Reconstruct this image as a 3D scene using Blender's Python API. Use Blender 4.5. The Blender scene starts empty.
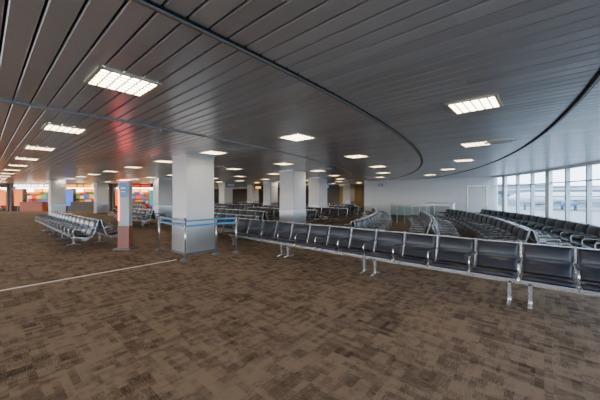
import bpy, math, random
from mathutils import Vector, Matrix
random.seed(7)
scene=bpy.context.scene
H=2.70
CX,CY=-29.7,1.0
F=280.0; HOR=195.0; EYE=1.6
def cam2w(r,d): return (.752*r-.658*d, .658*r+.753*d)
def pd(x,d): return cam2w((x-300)/F*d,d)

# ---------- materials ----------
def mat(name,col,rough=.5,metal=0,emit=None,es=1,noise=0,nscale=20,spec=None):
    m=bpy.data.materials.new(name); m.use_nodes=True
    nt=m.node_tree; b=nt.nodes['Principled BSDF']
    b.inputs['Base Color'].default_value=(*col,1); b.inputs['Roughness'].default_value=rough
    b.inputs['Metallic'].default_value=metal
    if spec is not None: b.inputs['Specular IOR Level'].default_value=spec
    if emit: 
        b.inputs['Emission Color'].default_value=(*emit,1); b.inputs['Emission Strength'].default_value=es
    if noise:
        tc=nt.nodes.new('ShaderNodeTexCoord'); n=nt.nodes.new('ShaderNodeTexNoise'); n.inputs['Scale'].default_value=nscale
        n.inputs['Detail'].default_value=4
        nt.links.new(tc.outputs['Object'],n.inputs['Vector'])
        mp=nt.nodes.new('ShaderNodeMapRange'); mp.inputs['To Min'].default_value=1-noise; mp.inputs['To Max'].default_value=1+noise
        nt.links.new(n.outputs['Fac'],mp.inputs['Value'])
        mx=nt.nodes.new('ShaderNodeVectorMath'); mx.operation='SCALE'; mx.inputs[0].default_value=col
        nt.links.new(mp.outputs[0],mx.inputs['Scale']); nt.links.new(mx.outputs[0],b.inputs['Base Color'])
    return m
def glassmat(name,tint,gl=.08):
    m=bpy.data.materials.new(name); m.use_nodes=True; nt=m.node_tree; nt.nodes.clear()
    o=nt.nodes.new('ShaderNodeOutputMaterial'); t=nt.nodes.new('ShaderNodeBsdfTransparent'); g=nt.nodes.new('ShaderNodeBsdfGlossy'); mx=nt.nodes.new('ShaderNodeMixShader')
    t.inputs[0].default_value=(*tint,1); g.inputs['Roughness'].default_value=.03; mx.inputs[0].default_value=gl
    nt.links.new(t.outputs[0],mx.inputs[1]); nt.links.new(g.outputs[0],mx.inputs[2]); nt.links.new(mx.outputs[0],o.inputs[0]); return m
M={}
M['vinyl']=mat('black_vinyl',(.014,.017,.028),.34,noise=.25,nscale=14)
M['alu']=mat('cast_aluminium',(.56,.57,.59),.24,.85)
M['armpad']=mat('arm_rubber',(.02,.02,.022),.5)
M['plaster']=mat('column_paint',(.72,.71,.69),.45,noise=.05,nscale=3)
M['steel']=mat('stainless',(.55,.56,.57),.3,.85,noise=.1,nscale=2)
M['white']=mat('white_paint',(.86,.86,.86),.6,noise=.03,nscale=1)
M['frame']=mat('window_frame',(.42,.46,.50),.4)
M['darkframe']=mat('dark_frame',(.10,.11,.12),.4)
M['bluep']=mat('blue_acrylic',(.05,.25,.55),.25)
M['belt']=mat('barrier_belt',(.05,.27,.52),.5)
M['cream']=mat('light_frame',(.70,.62,.45),.5)
M['panel']=mat('light_diffuser',(.9,.85,.7),.5,emit=(1,.88,.68),es=27)
M['track']=mat('track_metal',(.30,.30,.30),.4,.3)
M['white_rail']=mat('rail_white',(.7,.7,.7),.4)
M['black']=mat('black_slot',(.006,.006,.006),.8)
M['plenum']=mat('plenum',(.008,.008,.008),.9)
M['strip']=mat('floor_strip',(.75,.70,.62),.35)
M['dwall']=mat('dark_wall',(.12,.105,.10),.7,noise=.2,nscale=1)
M['taupe']=mat('taupe_wall',(.28,.26,.23),.7,noise=.1,nscale=1)
M['ochre']=mat('ochre_wall',(.65,.42,.16),.6)
M['asphalt']=mat('apron',(.22,.225,.23),.9,noise=.15,nscale=.1)
M['bldg']=mat('building_cladding',(.20,.24,.28),.7)
M['glassd']=mat('dark_glass',(.05,.08,.12),.1)
M['plane_white']=mat('aircraft_white',(.5,.51,.53),.35)
M['plane_blue']=mat('aircraft_blue',(.10,.17,.34),.35)
M['winglass']=glassmat('window_glass',(.62,.76,.88))
M['railglass']=glassmat('rail_glass',(.72,.90,.86),.2)

def ceil_mat():
    m=bpy.data.materials.new('ceiling_slat_metal'); m.use_nodes=True; nt=m.node_tree; N=nt.nodes; L=nt.links
    b=N['Principled BSDF']; b.inputs['Metallic'].default_value=.5; b.inputs['Roughness'].default_value=.28
    tc=N.new('ShaderNodeTexCoord'); sp=N.new('ShaderNodeSeparateXYZ'); L.new(tc.outputs['Object'],sp.inputs[0])
    def mth(op,a,bv=None):
        n=N.new('ShaderNodeMath'); n.operation=op
        if isinstance(a,(int,float)): n.inputs[0].default_value=a
        else: L.new(a,n.inputs[0])
        if bv is not None:
            if isinstance(bv,(int,float)): n.inputs[1].default_value=bv
            else: L.new(bv,n.inputs[1])
        return n.outputs[0]
    fy=mth('FLOOR',mth('DIVIDE',mth('ADD',sp.outputs['Y'],8.0),.15))
    fx=mth('FLOOR',mth('DIVIDE',mth('ADD',sp.outputs['X'],mth('MULTIPLY',fy,1.37)),3.6))
    cb=N.new('ShaderNodeCombineXYZ'); L.new(fx,cb.inputs[0]); L.new(fy,cb.inputs[1])
    wn=N.new('ShaderNodeTexWhiteNoise'); wn.noise_dimensions='2D'; L.new(cb.outputs[0],wn.inputs['Vector'])
    mp=N.new('ShaderNodeMapRange'); mp.inputs['To Min'].default_value=.50; mp.inputs['To Max'].default_value=.63; L.new(wn.outputs['Value'],mp.inputs['Value'])
    sc=N.new('ShaderNodeVectorMath'); sc.operation='SCALE'; sc.inputs[0].default_value=(.96,1.0,1.06); L.new(mp.outputs[0],sc.inputs['Scale'])
    L.new(sc.outputs[0],b.inputs['Base Color'])
    return m
M['slat']=ceil_mat()
def carpet():
    m=bpy.data.materials.new('patterned_carpet'); m.use_nodes=True; nt=m.node_tree; N=nt.nodes; L=nt.links
    b=N['Principled BSDF']; b.inputs['Roughness'].default_value=.85; b.inputs['Specular IOR Level'].default_value=.15
    tc=N.new('ShaderNodeTexCoord')
    def cells(sx,sy,off):
        mp=N.new('ShaderNodeMapping'); mp.inputs['Scale'].default_value=(1/sx,1/sy,1); mp.inputs['Location'].default_value=(off,off*.7,0)
        L.new(tc.outputs['Object'],mp.inputs['Vector'])
        fl=N.new('ShaderNodeVectorMath'); fl.operation='FLOOR'; L.new(mp.outputs[0],fl.inputs[0])
        wn=N.new('ShaderNodeTexWhiteNoise'); wn.noise_dimensions='2D'; L.new(fl.outputs[0],wn.inputs['Vector'])
        return wn.outputs['Value']
    def noise(sx,sy,sc):
        mp=N.new('ShaderNodeMapping'); mp.inputs['Scale'].default_value=(sx,sy,1)
        L.new(tc.outputs['Object'],mp.inputs['Vector'])
        n=N.new('ShaderNodeTexNoise'); n.inputs['Scale'].default_value=sc; n.inputs['Detail'].default_value=3
        L.new(mp.outputs[0],n.inputs['Vector']); return n.outputs['Fac']
    def mth(op,a,bv):
        n=N.new('ShaderNodeMath'); n.operation=op
        for i,v in enumerate((a,bv)):
            if isinstance(v,(int,float)): n.inputs[i].default_value=v
            else: L.new(v,n.inputs[i])
        return n.outputs[0]
    a=cells(.06,.17,.13); c=cells(.17,.06,.57); e=cells(.34,.34,.0)
    s1=noise(1,9,16); s2=noise(9,1,16); big=noise(1,1,.5)
    sel=mth('GREATER_THAN',e,.5)
    mixf=N.new('ShaderNodeMix'); L.new(sel,mixf.inputs[0]); L.new(s1,mixf.inputs[2]); L.new(s2,mixf.inputs[3])
    v=mth('ADD',mth('MULTIPLY',a,.25),mth('MULTIPLY',c,.25)); v=mth('ADD',v,mth('MULTIPLY',e,.18))
    v=mth('ADD',v,mth('MULTIPLY',mixf.outputs[0],.9)); v=mth('ADD',v,mth('MULTIPLY',big,.15))
    rp=N.new('ShaderNodeValToRGB'); L.new(v,rp.inputs[0])
    rp.color_ramp.elements[0].position=.52; rp.color_ramp.elements[0].color=(.036,.022,.014,1)
    rp.color_ramp.elements[1].position=1.0; rp.color_ramp.elements[1].color=(.215,.150,.105,1)
    L.new(rp.outputs[0],b.inputs['Base Color'])
    bp=N.new('ShaderNodeBump'); bp.inputs['Strength'].default_value=.3; bp.inputs['Distance'].default_value=.005
    L.new(noise(1,1,180),bp.inputs['Height']); L.new(bp.outputs[0],b.inputs['Normal'])
    return m
M['carpet']=carpet()

# ---------- mesh builder ----------
class MB:
    def __init__(s): s.v=[];s.f=[];s.m=[];s.sm=[];s.mats=[]
    def mi(s,k):
        if k not in s.mats: s.mats.append(k)
        return s.mats.index(k)
    def add(s,vs,fs,k,T=None,smooth=False):
        o=len(s.v)
        for p in vs:
            p=Vector(p); 
            if T is not None: p=T@p
            s.v.append(tuple(p))
        i=s.mi(k)
        for f in fs: s.f.append(tuple(o+a for a in f)); s.m.append(i); s.sm.append(smooth)
    def box(s,c,sz,k,T=None,bev=0):
        x,y,z=c; a,b,d=sz[0]/2,sz[1]/2,sz[2]/2
        if bev:
            vs=[];e=bev
            for zz,ins in ((z-d,e),(z-d+e,0),(z+d-e,0),(z+d,e)):
                A,B=a-ins,b-ins
                vs+=[(x-A+e,y-B,zz),(x+A-e,y-B,zz),(x+A,y-B+e,zz),(x+A,y+B-e,zz),(x+A-e,y+B,zz),(x-A+e,y+B,zz),(x-A,y+B-e,zz),(x-A,y-B+e,zz)]
            fs=[tuple(range(7,-1,-1)),tuple(range(24,32))]
            for l in range(3):
                for i in range(8):
                    j=(i+1)%8; fs.append((l*8+i,l*8+j,l*8+8+j,l*8+8+i))
            s.add(vs,fs,k,T); return
        vs=[(x+i*a,y+j*b,z+l*d) for l in(-1,1) for j in(-1,1) for i in(-1,1)]
        s.add(vs,[(0,2,3,1),(4,5,7,6),(0,1,5,4),(2,6,7,3),(0,4,6,2),(1,3,7,5)],k,T)
    def sweep(s,path,w,h,k,T=None,axis=Vector((1,0,0)),x=0.0):
        vs=[];n=len(path)
        P=[Vector((x,p[0],p[1])) for p in path]
        for i,p in enumerate(P):
            t=(P[min(i+1,n-1)]-P[max(i-1,0)]).normalized(); nn=axis.cross(t).normalized()
            for a,b in((-1,-1),(1,-1),(1,1),(-1,1)): vs.append(p+axis*(a*w/2)+nn*(b*h/2))
        fs=[(3,2,1,0),tuple(range(4*n-4,4*n))]
        for i in range(n-1):
            for j in range(4): q=(j+1)%4; fs.append((i*4+j,i*4+q,i*4+4+q,i*4+4+j))
        s.add(vs,fs,k,T)
    def tube(s,pts,r,k,T=None,seg=8):
        vs=[];n=len(pts);P=[Vector(p) for p in pts]
        rr=r if isinstance(r,(list,tuple)) else [r]*n
        for i,p in enumerate(P):
            t=(P[min(i+1,n-1)]-P[max(i-1,0)]).normalized()
            up=Vector((0,0,1)) if abs(t.z)<.9 else Vector((1,0,0))
            a=t.cross(up).normalized(); b=t.cross(a)
            for j in range(seg):
                an=2*math.pi*j/seg; vs.append(p+a*(rr[i]*math.cos(an))+b*(rr[i]*math.sin(an)))
        fs=[tuple(range(seg)),tuple(range(seg*n-1,seg*(n-1)-1,-1))]
        for i in range(n-1):
            for j in range(seg): q=(j+1)%seg; fs.append((i*seg+j,i*seg+seg+j,i*seg+seg+q,i*seg+q))
        s.add(vs,fs,k,T,True)
    def obj(s,name,parent=None,origin=None,mw=None):
        me=bpy.data.meshes.new(name)
        v=s.v
        if origin: v=[(a-origin[0],b-origin[1],c-origin[2]) for a,b,c in v]
        me.from_pydata(v,[],s.f)
        for k in s.mats: me.materials.append(M[k])
        me.polygons.foreach_set('material_index',s.m); me.polygons.foreach_set('use_smooth',s.sm); me.update()
        o=bpy.data.objects.new(name,me); scene.collection.objects.link(o)
        if origin: o.location=origin
        if mw is not None: o.matrix_world=mw
        if parent: o.parent=parent
        return o

def T2(x,y,phi,z=0): return Matrix.Translation((x,y,z))@Matrix.Rotation(phi,4,'Z')

# ---------- seat template ----------
def catm(P,n):
    out=[]
    for i in range(len(P)-1):
        p0=P[max(i-1,0)];p1=P[i];p2=P[i+1];p3=P[min(i+2,len(P)-1)]
        for k in range(n):
            t=k/n
            out.append(tuple(.5*((2*b)+(-a+c)*t+(2*a-5*b+4*c-d)*t*t+(-a+3*b-3*c+d)*t**3) for a,b,c,d in zip(p0,p1,p2,p3)))
    out.append(P[-1]); return out
PITCH=.60
prof_seat=catm([(-.275,.425),(-.235,.452),(-.12,.435),(.02,.405),(.12,.40)],4)
prof_back=catm([(.175,.43),(.215,.50),(.25,.62),(.285,.74),(.315,.85)],4)
prof_all=catm([(-.285,.40),(-.245,.43),(-.12,.412),(.03,.382),(.13,.378),(.195,.42),(.235,.50),(.27,.62),(.305,.74),(.34,.87)],2)
def pad(mb,prof,T,bulges,th=.042,w=.27):
    n=len(prof); xs=[-w,-w+.012,-w+.04,-.1,.1,w-.04,w-.012,w]; ed=[0,.6,1,1,1,1,.6,0]
    top=[];bot=[]
    for i,p in enumerate(prof):
        a=Vector(prof[max(i-1,0)]);b=Vector(prof[min(i+1,n-1)]);t=(b-a).normalized();nn=Vector((-t.y,t.x))
        u=i/(n-1); bl=abs(math.sin(math.pi*u*bulges))**.45
        endf=0 if i in(0,n-1) else 1
        for x,e in zip(xs,ed):
            off=nn*(th*(.35+.65*bl)*e*endf)
            top.append((x,p[0]+off.x,p[1]+off.y)); bot.append((x,p[0]-nn.x*.004,p[1]-nn.y*.004))
    m=len(xs); fs=[]; o=len(top)
    for i in range(n-1):
        for j in range(m-1):
            a=i*m+j; fs.append((a,a+1,a+m+1,a+m)); fs.append((o+a,o+a+m,o+a+m+1,o+a+1))
    for i in range(n-1):
        a=i*m; fs.append((a,a+m,o+a+m,o+a)); a=i*m+m-1; fs.append((a,o+a,o+a+m,a+m))
    for j in range(m-1):
        a=j; fs.append((a,o+a,o+a+1,a+1)); a=(n-1)*m+j; fs.append((a,a+1,o+a+1,o+a))
    mb.add(top+bot,fs,'vinyl',T,True)
arm=catm([(-.20,.43),(-.245,.52),(-.235,.615),(-.17,.640),(0,.640),(.17,.645),(.268,.645)],3)
def rib(mb,T,x):
    mb.sweep(prof_all,.026,.030,'alu',T,x=x)
    mb.sweep(arm,.020,.020,'alu',T,x=x)
    mb.box((x,-.03,.658),(.045,.34,.02),'armpad',T,bev=.006)
    mb.box((x,.02,.35),(.03,.16,.07),'alu',T)
def seat(mb,T,last=False):
    pad(mb,prof_seat,T,2); pad(mb,prof_back,T,2)
    rib(mb,T,-PITCH/2)
    if last: rib(mb,T,PITCH/2)
    mb.box((0,.02,.325),(PITCH*1.01,.06,.05),'alu',T)
    mb.box((0,.262,.62),(PITCH*.97,.012,.04),'alu',T)
    mb.box((0,-.262,.418),(PITCH*.97,.02,.016),'alu',T)
    mb.box((0,.333,.853),(PITCH*.97,.02,.014),'alu',T)
def leg(mb,T,x=0):
    mb.box((x,.02,.17),(.045,.06,.30),'alu',T)
    mb.sweep([(-.17,.010),(-.1,.018),(.02,.035),(.14,.018),(.21,.010)],.05,.02,'alu',T,x=x)
def straight_row(x0,y,n,name='beam_seating',double=True):
    mb=MB()
    for side in ((0,1) if double else (0,)):
        for i in range(n):
            if side==0: T=T2(x0+i*PITCH,y-(.37 if double else 0),0)
            else: T=T2(x0+i*PITCH,y+.37,math.pi)
            seat(mb,T,last=(i==(n-1) if side==0 else i==0))
            if double:
                if i%3==1 : leg(mb,T)
            elif i%4==0: leg(mb,T,-.18)
            elif i%4==3: leg(mb,T,.18)
    return mb.obj(name,origin=(x0,y,0))
def arc_row(R,y0,n,double=True):
    mb=MB(); th=math.asin((y0-CY)/R); o=None
    for i in range(n):
        t=th+i*PITCH/R
        for side in((0,1) if double else (0,)):
            rr=R-.37 if side==0 else R+.37
            T=T2(CX+rr*math.cos(t),CY+rr*math.sin(t),t-math.pi/2 if side==0 else t+math.pi/2)
            seat(mb,T,last=(i==0 if side==0 else i==n-1) or i==n-1)
            if i%3==1: leg(mb,T)
        if o is None: o=(CX+R*math.cos(t),CY+R*math.sin(t),0)
    return mb.obj('beam_seating',origin=o)

straight_row(-7.18,5.2,14,double=False)
straight_row(-10.9,6.4,6)
straight_row(-17.3,2.3,13)
straight_row(-19.0,5.6,8)
arc_row(26.3,7.2,15)
arc_row(28.3,7.6,11)
arc_row(30.2,7.8,17)
arc_row(31.9,8.6,17)
for (x0,y,n) in [(-15.4,8.6,10),(-13.6,11.0,9),(-20,10.6,8),(-15.2,13.6,12),(-22,13.6,9),(-15.5,16.4,11),(-24,16.6,11),(-17.6,19.5,11),(-26,20,12),(-27,8.0,8),(-26.5,24,14)]:
    straight_row(x0,y,n)

# ---------- floor & ceiling ----------
Rw=33.3
def arcx(y): return CX+math.sqrt(Rw**2-(y-CY)**2)+.08
ys=[-9+29.1*i/40 for i in range(41)]
edge=[(arcx(y),y) for y in ys]+[(-2.1,20.1),(-10.6,20.1),(-10.6,31.1)]
mb=MB()
pts=[(-60,-9,0)]+[(a,b,0) for a,b in edge]+[(-60,31.1,0)]
mb.add(pts,[tuple(range(len(pts)))],'carpet')
mb.obj('floor')
mb=MB(); mb.box((-6.85,-2.9,.003),(.05,12.2,.006),'strip'); mb.obj('floor_strip')
mb=MB(); w=.137
nsl=int((31+8)/.15)
for i in range(nsl):
    y=-8+.15*i+.075; x0=-60; x1=arcx(y) if y<20 else -10.6
    z=H
    vs=[];pr=[(-w/2,.02),(-w/2,.006),(-w/2+.007,0),(w/2-.007,0),(w/2,.006),(w/2,.02)]
    for xx in(x0,x1):
        for a,b in pr: vs.append((xx,y+a,z+b))
    mb.add(vs,[(j,j+1,j+7,j+6) for j in range(5)],'slat')
pts=[(-60,-9,H+.03)]+[(a,b,H+.03) for a,b in edge]+[(-60,31.1,H+.03)]
mb.add(pts,[tuple(range(len(pts)))],'plenum')
mb.obj('ceiling')
def arcstrip(R,wd,z0,z1,k,a0=-.3,a1=.70,n=120):
    a1=min(a1,math.asin((19.85-CY)/R)); mb=MB(); vs=[]
    for i in range(n+1):
        t=a0+(a1-a0)*i/n
        for rr,z in((R-wd/2,z0),(R+wd/2,z0),(R+wd/2,z1),(R-wd/2,z1)): vs.append((CX+rr*math.cos(t),CY+rr*math.sin(t),z))
    fs=[]
    for i in range(n):
        for j in range(4): q=(j+1)%4; fs.append((i*4+j,i*4+q,i*4+4+q,i*4+4+j))
    mb.add(vs,fs,k); return mb
def track(R,name,wd,dark=True):
    a=arcstrip(R,wd,H-.025,H+.02,'track')
    if dark:
        for o_,w_ in((-.021,.026),(.018,.014)):
            b=arcstrip(R+o_,w_,H-.012,H+.02,'black')
            a.add(b.v,b.f,'black')
    a.obj(name)
track(28.0,'ceiling_curved_track',.018); track(30.2,'ceiling_curved_track',.018); track(25.0,'ceiling_curved_track',.014,False)

def panel_mesh():
    mb=MB(); s=.245
    mb.box((0,0,-.004),(2*s-.03,2*s-.03,.008),'panel')
    for sx,sy,a,b in((0,-s,2*s+.03,.03),(0,s,2*s+.03,.03),(-s,0,.03,2*s+.03),(s,0,.03,2*s+.03)): mb.box((sx,sy,-.008),(a,b,.02),'cream')
    for i in range(1,6):
        q=-s+i*2*s/6
        mb.box((q,0,-.012),(.014,2*s-.03,.012),'cream'); mb.box((0,q,-.012),(2*s-.03,.014,.012),'cream')
    return mb
pm=panel_mesh().obj('ceiling_light_panel'); first=True
for j in range(-3,11):
    Y=.92+3.03*j
    for k in range(14):
        X=CX+math.sqrt(29.2**2-min((Y-CY)**2,29.2**2-.1))-2.88*k+(.28 if j<=0 else 0)
        if X<-45 or (Y>19 and X>-11): continue
        if first: o=pm; first=False
        else: o=bpy.data.objects.new('ceiling_light_panel',pm.data); scene.collection.objects.link(o)
        o.location=(X,Y,H-.002)
mb=MB()
for r0,r1,z in((.0,.09,-.03),(.11,.18,-.022),(.2,.27,-.015)):
    n=32; vs=[]
    for i in range(n):
        t=2*math.pi*i/n
        for r,zz in((r0,z-.01),(r1,z),(r1,.02)): vs.append((r*math.cos(t),r*math.sin(t),zz))
    fs=[]
    for i in range(n):
        q=(i+1)%n
        for a in(0,1): fs.append((i*3+a,i*3+a+1,q*3+a+1,q*3+a))
    mb.add(vs,fs,'white',smooth=False)
dm=mb.obj('ceiling_air_diffuser'); dm.location=(-.69,6.97,H)
for p in((-6.9,9.5),(-9.5,6)):
    o=bpy.data.objects.new('ceiling_air_diffuser',dm.data); scene.collection.objects.link(o); o.location=(*p,H)
mb=MB(); mb.tube([(0,0,.02),(0,0,-.04)],.012,'track'); mb.tube([(0,0,-.04),(0,0,-.045)],.035,'track'); mb.tube([(0,0,0),(0,0,-.006)],.04,'white')
sm=mb.obj('sprinkler_head'); sm.location=(*pd(205,5.1),H)
for p in [(-2,5.5),(-5,6),(-7.6,1.6),(-3.2,8.6),(-9,4.9)]:
    o=bpy.data.objects.new('sprinkler_head',sm.data); scene.collection.objects.link(o); o.location=(*p,H)

# ---------- columns ----------
def column(xc,yc,s):
    mb=MB(); x=xc-s/2; y=yc+s/2
    mb.box((x,y,H/2+.45),(s,s,H-.9),'plaster',bev=.012)
    mb.box((x,y,.47),(s+.02,s+.02,.86),'steel',bev=.012)
    mb.box((x,y,.03),(s+.05,s+.05,.06),'darkframe')
    mb.box((x,y,H-.02),(s+.05,s+.05,.04),'alu')
    mb.box((x,y,.915),(s+.03,s+.03,.03),'alu')
    return mb.obj('column')
column(*pd(186,7.4),.83)
for p,d in((293,12.2),(319,17.2),(158,17.5),(50,20),(224,24),(350,28),(252,29),(96,23.5),(270,22.5)):
    column(*pd(p,d),.85)
def barrier(a,b,pa=True,pb=True):
    mb=MB(); L=math.hypot(b[0]-a[0],b[1]-a[1])
    for x,on in((0,pa),(L,pb)):
        if not on: continue
        mb.tube([(x,0,.04),(x,0,1.0)],.022,'alu',seg=12); mb.tube([(x,0,0),(x,0,.02)],.12,'darkframe',seg=20); mb.tube([(x,0,.02),(x,0,.045)],.07,'darkframe',seg=20)
        mb.tube([(x,0,.98),(x,0,1.03)],.028,'darkframe',seg=12)
    for z in(.955,.83): mb.box((L/2,0,z),(L-.06,.006,.045),'belt')
    return mb.obj('belt_barrier',mw=T2(a[0],a[1],math.atan2(b[1]-a[1],b[0]-a[0])))
P=[pd(159,8.1),pd(185,6.85),pd(216,7.55),pd(236,7.8)]
barrier(P[0],P[1]); barrier(P[1],P[2],False,True); barrier(P[2],P[3],False,True)

# ---------- end wall, window wall ----------
mb=MB(); mb.box((-6.4,20.0,H/2),(8.6,.2,H),'white'); mb.obj('wall_north')
mb=MB(); mb.box((-10.6,25.6,H/2),(.2,11,H),'white'); mb.obj('wall_east')
mb=MB(); mb.box((-7.2,19.885,.08),(7.0,.02,.16),'darkframe'); mb.obj('baseboard_north')
mb=MB(); mb.box((-3.1,19.86,1.05),(.95,.04,2.1),'white'); 
for dx in(-.5,.5): mb.box((-3.1+dx,19.85,1.07),(.04,.07,2.14),'alu')
mb.box((-3.1,19.85,2.15),(1.04,.07,.04),'alu'); mb.box((-2.75,19.82,1.0),(.12,.04,.03),'alu'); mb.obj('door_1')
mb=MB(); mb.box((-9.3,19.8,2.35),(.35,.05,.18),'darkframe'); mb.box((-9.3,19.77,2.35),(.28,.01,.1),'white'); mb.obj('exit_sign')
mb=MB()
a_end=math.asin((20.0-CY)/Rw); a_st=math.asin((-9-CY)/Rw)
nw=25; da=(a_end-a_st)/nw
for i in range(nw+1):
    t=a_st+da*i; T=T2(CX+Rw*math.cos(t),CY+Rw*math.sin(t),t)
    wide=.26 if i%3==0 else .07
    mb.box((0,0,H/2),(.14,wide,H),'frame' if i%3 else 'white',T)
    if i<nw:
        tm=t+da/2; L=2*Rw*math.sin(da/2)+.01; T=T2(CX+Rw*math.cos(tm),CY+Rw*math.sin(tm),tm)
        mb.box((0,0,.25),(.16,L,.5),'white',T); mb.box((0,0,.52),(.22,L,.04),'frame',T)
        mb.box((0,0,H-.05),(.16,L,.10),'white',T); mb.box((0,0,2.1),(.06,L,.04),'frame',T)
        mb.add([(0,-L/2,.5),(0,L/2,.5),(0,L/2,H-.1),(0,-L/2,H-.1)],[(0,1,2,3)],'winglass',T)
mb.obj('window_1')

# outside
mb=MB(); mb.box((250,60,-3.3),(700,900,.2),'asphalt'); mb.obj('ground')
for (p,d,w_,d_,h) in((500,150,34,20,10),(548,120,26,20,7),(590,170,50,20,10),(640,120,30,20,8),(730,110,50,20,9)):
    x,y=pd(p,d); mb=MB()
    mb.box((0,0,h/2-3.2),(w_,d_,h),'bldg'); mb.box((0,0,h*.6-3.2),(w_+.3,d_+.3,1.6),'glassd'); mb.box((0,0,h-3.1),(w_+1,d_+1,.5),'plane_white')
    mb.obj('terminal_building',mw=T2(x,y,math.radians(25)))
def airliner(p,d,phi):
    x,y=pd(p,d); mb=MB(); T=None
    mb.tube([(-17,0,0),(-16,0,0),(-14,0,.0),(-11,0,0),(8,0,0),(13,0,.5),(17,0,1.1)],[.2,1.0,1.6,1.9,1.9,1.2,.25],'plane_white',T,seg=20)
    mb.add([(11,-.15,1.6),(16.5,-.15,1.5),(18.5,-.1,7.5),(16,-.1,7.5),(11,.15,1.6),(16.5,.15,1.5),(18.5,.1,7.5),(16,.1,7.5)],[(0,1,2,3),(7,6,5,4),(0,3,7,4),(1,5,6,2),(3,2,6,7)],'plane_blue',T)
    for s in(-1,1):
        mb.add([(-4,s*1.7,-.8),(3,s*1.7,-.8),(8,s*15,.3),(6,s*15,.3),(-4,s*1.7,-.5),(3,s*1.7,-.5),(8,s*15,.45),(6,s*15,.45)],[(0,1,2,3),(4,7,6,5),(0,3,7,4),(1,5,6,2),(3,2,6,7)],'plane_white',T)
        mb.add([(14,0,1.2),(16.8,0,1.2),(18.5,s*5,1.5),(17,s*5,1.5)],[(0,1,2,3)],'plane_white',T)
        mb.tube([(-5,s*5.5,-1.6),(-4.5,s*5.5,-1.6),(-1,s*5.5,-1.5)],[.9,1.0,.6],'plane_blue',T,seg=16)
        mb.tube([(1,s*2.5,-1),(1,s*2.5,-3.8)],.35,'darkframe',T)
    mb.tube([(-12,0,-1),(-12,0,-3.8)],.25,'darkframe',T)
    mb.box((-1,0,.5),(20,3.72,.28),'glassd',T)
    mb.obj('airliner',mw=T2(x,y,phi,.6))
airliner(565,90,math.radians(35))

mb=MB(); x,y=pd(441,17); 
mb.box((x,y,.55),(1.4,.5,1.1),'white',bev=.02); mb.box((x,y,1.12),(1.55,.65,.04),'frame'); mb.box((x,y-.26,.6),(1.1,.02,.7),'frame'); mb.obj('gate_podium')
mb=MB(); pts=[pd(390,16.5),pd(412,15.2),pd(434,15.2)]
mb.tube([(p[0],p[1],1.05) for p in pts],.035,'white_rail')
for a,b in zip(pts,pts[1:]):
    for k in range(0,4):
        t=k/3; mb.tube([(a[0]+(b[0]-a[0])*t,a[1]+(b[1]-a[1])*t,0),(a[0]+(b[0]-a[0])*t,a[1]+(b[1]-a[1])*t,1.05)],.022,'white_rail')
    mb.add([(a[0],a[1],.1),(b[0],b[1],.1),(b[0],b[1],.98),(a[0],a[1],.98)],[(0,1,2,3)],'railglass')
mb.obj('glass_balustrade')

# sign pylon
M['red']=mat('added_red_glow',(.6,.02,.02),.4,emit=(1,.04,.03),es=28)  # emitter added on the pylon to throw a red glow onto the ceiling
M['redp']=mat('red_brown_panel',(.24,.085,.06),.4)
M['greyp']=mat('grey_panel',(.42,.45,.50),.35)
x,y=pd(125,8.3); T=None
mb=MB(); mb.box((0,0,.02),(.5,.4,.04),'darkframe',T); mb.box((0,0,.36),(.34,.2,.66),'redp',T,bev=.01); mb.box((0,0,1.35),(.32,.18,1.32),'greyp',T,bev=.01)
mb.box((0,-.095,1.75),(.24,.01,.42),'bluep',T); mb.box((0,-.101,1.80),(.14,.006,.05),'white',T); mb.box((0,-.101,1.70),(.14,.006,.03),'white',T)
mb.box((0,0,2.02),(.34,.2,.02),'alu',T); mb.box((0,0,2.04),(.24,.12,.03),'red',T); mb.box((-.14,-.098,1.3),(.010,.012,.9),'red',T)
mb.obj('information_pylon',mw=T2(x,y,math.radians(41)))

# ---------- far walls & shops ----------
mb=MB(); mb.box((-35,31,H/2),(48.6,.2,H),'taupe'); mb.box((-18.5,30.85,1.3),(3.2,.1,2.6),'ochre'); mb.box((-26,30.85,1.3),(5,.1,2.0),'dwall'); mb.box((-34,30.85,1.3),(4,.1,2.0),'dwall'); mb.obj('wall_back')
mb=MB(); mb.box((-46,22,H/2),(.2,40,H),'dwall'); mb.obj('wall_west')
M['warm']=mat('shop_light',(1,.8,.5),.5,emit=(1,.70,.36),es=22)
M['cool']=mat('shop_light_cool',(1,1,1),.5,emit=(1,.92,.8),es=22)
M['sr']=mat('sign_red',(.6,.03,.02),.5,emit=(1,.05,.02),es=1.2)
M['sy']=mat('sign_yellow',(.7,.4,.05),.5,emit=(1,.42,.05),es=2.5)
M['so']=mat('lit_advert_orange',(.7,.2,.03),.5,emit=(1,.22,.02),es=1.2)
M['sg']=mat('lit_advert_teal',(.05,.3,.35),.5,emit=(.04,.45,.5),es=.8)
M['sw']=mat('lit_menu_white',(.8,.8,.8),.5,emit=(1,.93,.8),es=6)
M['sb']=mat('sign_blue',(.05,.15,.5),.5,emit=(.06,.2,.9),es=1.2)
M['shopwall']=mat('shop_interior',(.50,.26,.09),.6)
cols=[(.7,.03,.02),(.85,.42,.02),(.04,.15,.6),(.08,.4,.08),(.8,.70,.55),(.35,.08,.03),(.85,.2,.02)]
for i,c in enumerate(cols): M['g%d'%i]=mat('goods_%d'%i,c,.5)
A=Vector(cam2w(-33,27)); B=Vector(cam2w(-13.6,27.5)); L=(B-A).length; ang=math.atan2(B.y-A.y,B.x-A.x)
names=['cafe_storefront','newsstand_storefront','gift_shop_storefront','bar_storefront']
nb=4; bw=L/nb
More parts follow.
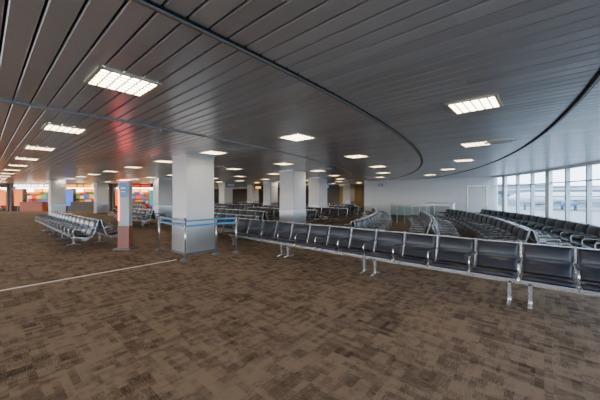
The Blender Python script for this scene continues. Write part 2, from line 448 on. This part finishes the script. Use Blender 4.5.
for s_ in range(nb):
    mb=MB(); T=None; bi=bw-.04
    mb.box((0,.0,2.50),(bw-.1,.3,.38),'dwall',T)
    mb.box((0,1.9,1.35),(bi,.1,2.68),'shopwall',T)
    for e in(-1,1): mb.box((e*(bw/2-.15),.9,1.35),(.2,2.0,2.68),'dwall',T)
    mb.box((0,.5,2.28),(bw-.5,.3,.05),'warm' if s_%2==0 else 'cool',T)
    k=('sy','sw','sy','sr')[s_]
    xx=-bw*.35
    for q in range(10):
        ww=random.uniform(.15,.35); mb.box((xx,-.17,2.5),(ww,.04,.2),k,T); xx+=ww+.08
    for sh in range(4):
        z=.25+sh*.48; mb.box((0,1.3,z),(bw-.8,.45,.04),'dwall',T)
        xx=-bw/2+.6
        while xx<bw/2-.6:
            ww=random.uniform(.2,.6); hh=random.uniform(.25,.42); mb.box((xx+ww/2,1.2,z+.02+hh/2),(ww*.92,.25,hh),'g%d'%random.randrange(7),T); xx+=ww
    mb.box((-.5,.3,.45),(bw*.45,.5,.9),('redp','g5','dwall','g5')[s_],T,bev=.02)
    mb.box((-.5,.3,.92),(bw*.48,.6,.04),'dwall',T)
    mb.box((bw*.34,-.02,1.35),(.8,.06,1.5),('so','sr','sy','sg')[s_],T); mb.box((bw*.34,-.02,.3),(.1,.06,.6),'darkframe',T)
    mb.box((-bw*.36,.1,1.3),(.7,.06,1.5),('sg','so','sb','so')[s_],T); mb.box((-bw*.36,.1,.3),(.1,.06,.6),'darkframe',T)
    for q in range(4): mb.box((-1.3+q*.8,.9,2.05),(.65,.05,.28),('sw','so','sy','sw')[q],T)
    mb.obj(names[s_],mw=T2(A.x,A.y,ang)@Matrix.Translation(((s_+.5)*bw,0,0)))
for p,d,k in((200,26,'sb'),(262,28,'sy'),(330,25,'sb'),(236,21,'greyp')):
    x,y=pd(p,d); mb=MB(); mb.box((0,0,2.35),(1.6,.1,.32),'darkframe'); mb.box((-.4,-.06,2.35),(.5,.02,.18),k)
    for e in(-.6,.6): mb.tube([(e,0,2.5),(e,0,H)],.012,'track')
    mb.obj('hanging_sign',mw=T2(x,y,math.radians(41)))

# ---------- world, camera ----------
wd=bpy.data.worlds.new('world'); scene.world=wd; wd.use_nodes=True; nt=wd.node_tree
bg=nt.nodes['Background']; tc=nt.nodes.new('ShaderNodeTexCoord'); sp=nt.nodes.new('ShaderNodeSeparateXYZ'); rp=nt.nodes.new('ShaderNodeValToRGB')
nt.links.new(tc.outputs['Generated'],sp.inputs[0]); nt.links.new(sp.outputs['Z'],rp.inputs[0]); nt.links.new(rp.outputs[0],bg.inputs['Color'])
rp.color_ramp.elements[0].color=(.93,.96,1,1); rp.color_ramp.elements[1].position=.6; rp.color_ramp.elements[1].color=(.80,.88,1,1)
bg.inputs['Strength'].default_value=9.0
cd=bpy.data.cameras.new('cam'); cam=bpy.data.objects.new('camera',cd); scene.collection.objects.link(cam)
cd.sensor_width=36; cd.lens=36*F/600; cd.shift_y=-(200-HOR)/600; cd.clip_end=1000
cam.location=(0,0,EYE); cam.rotation_euler=(math.radians(90),0,math.radians(41.2))
scene.camera=cam
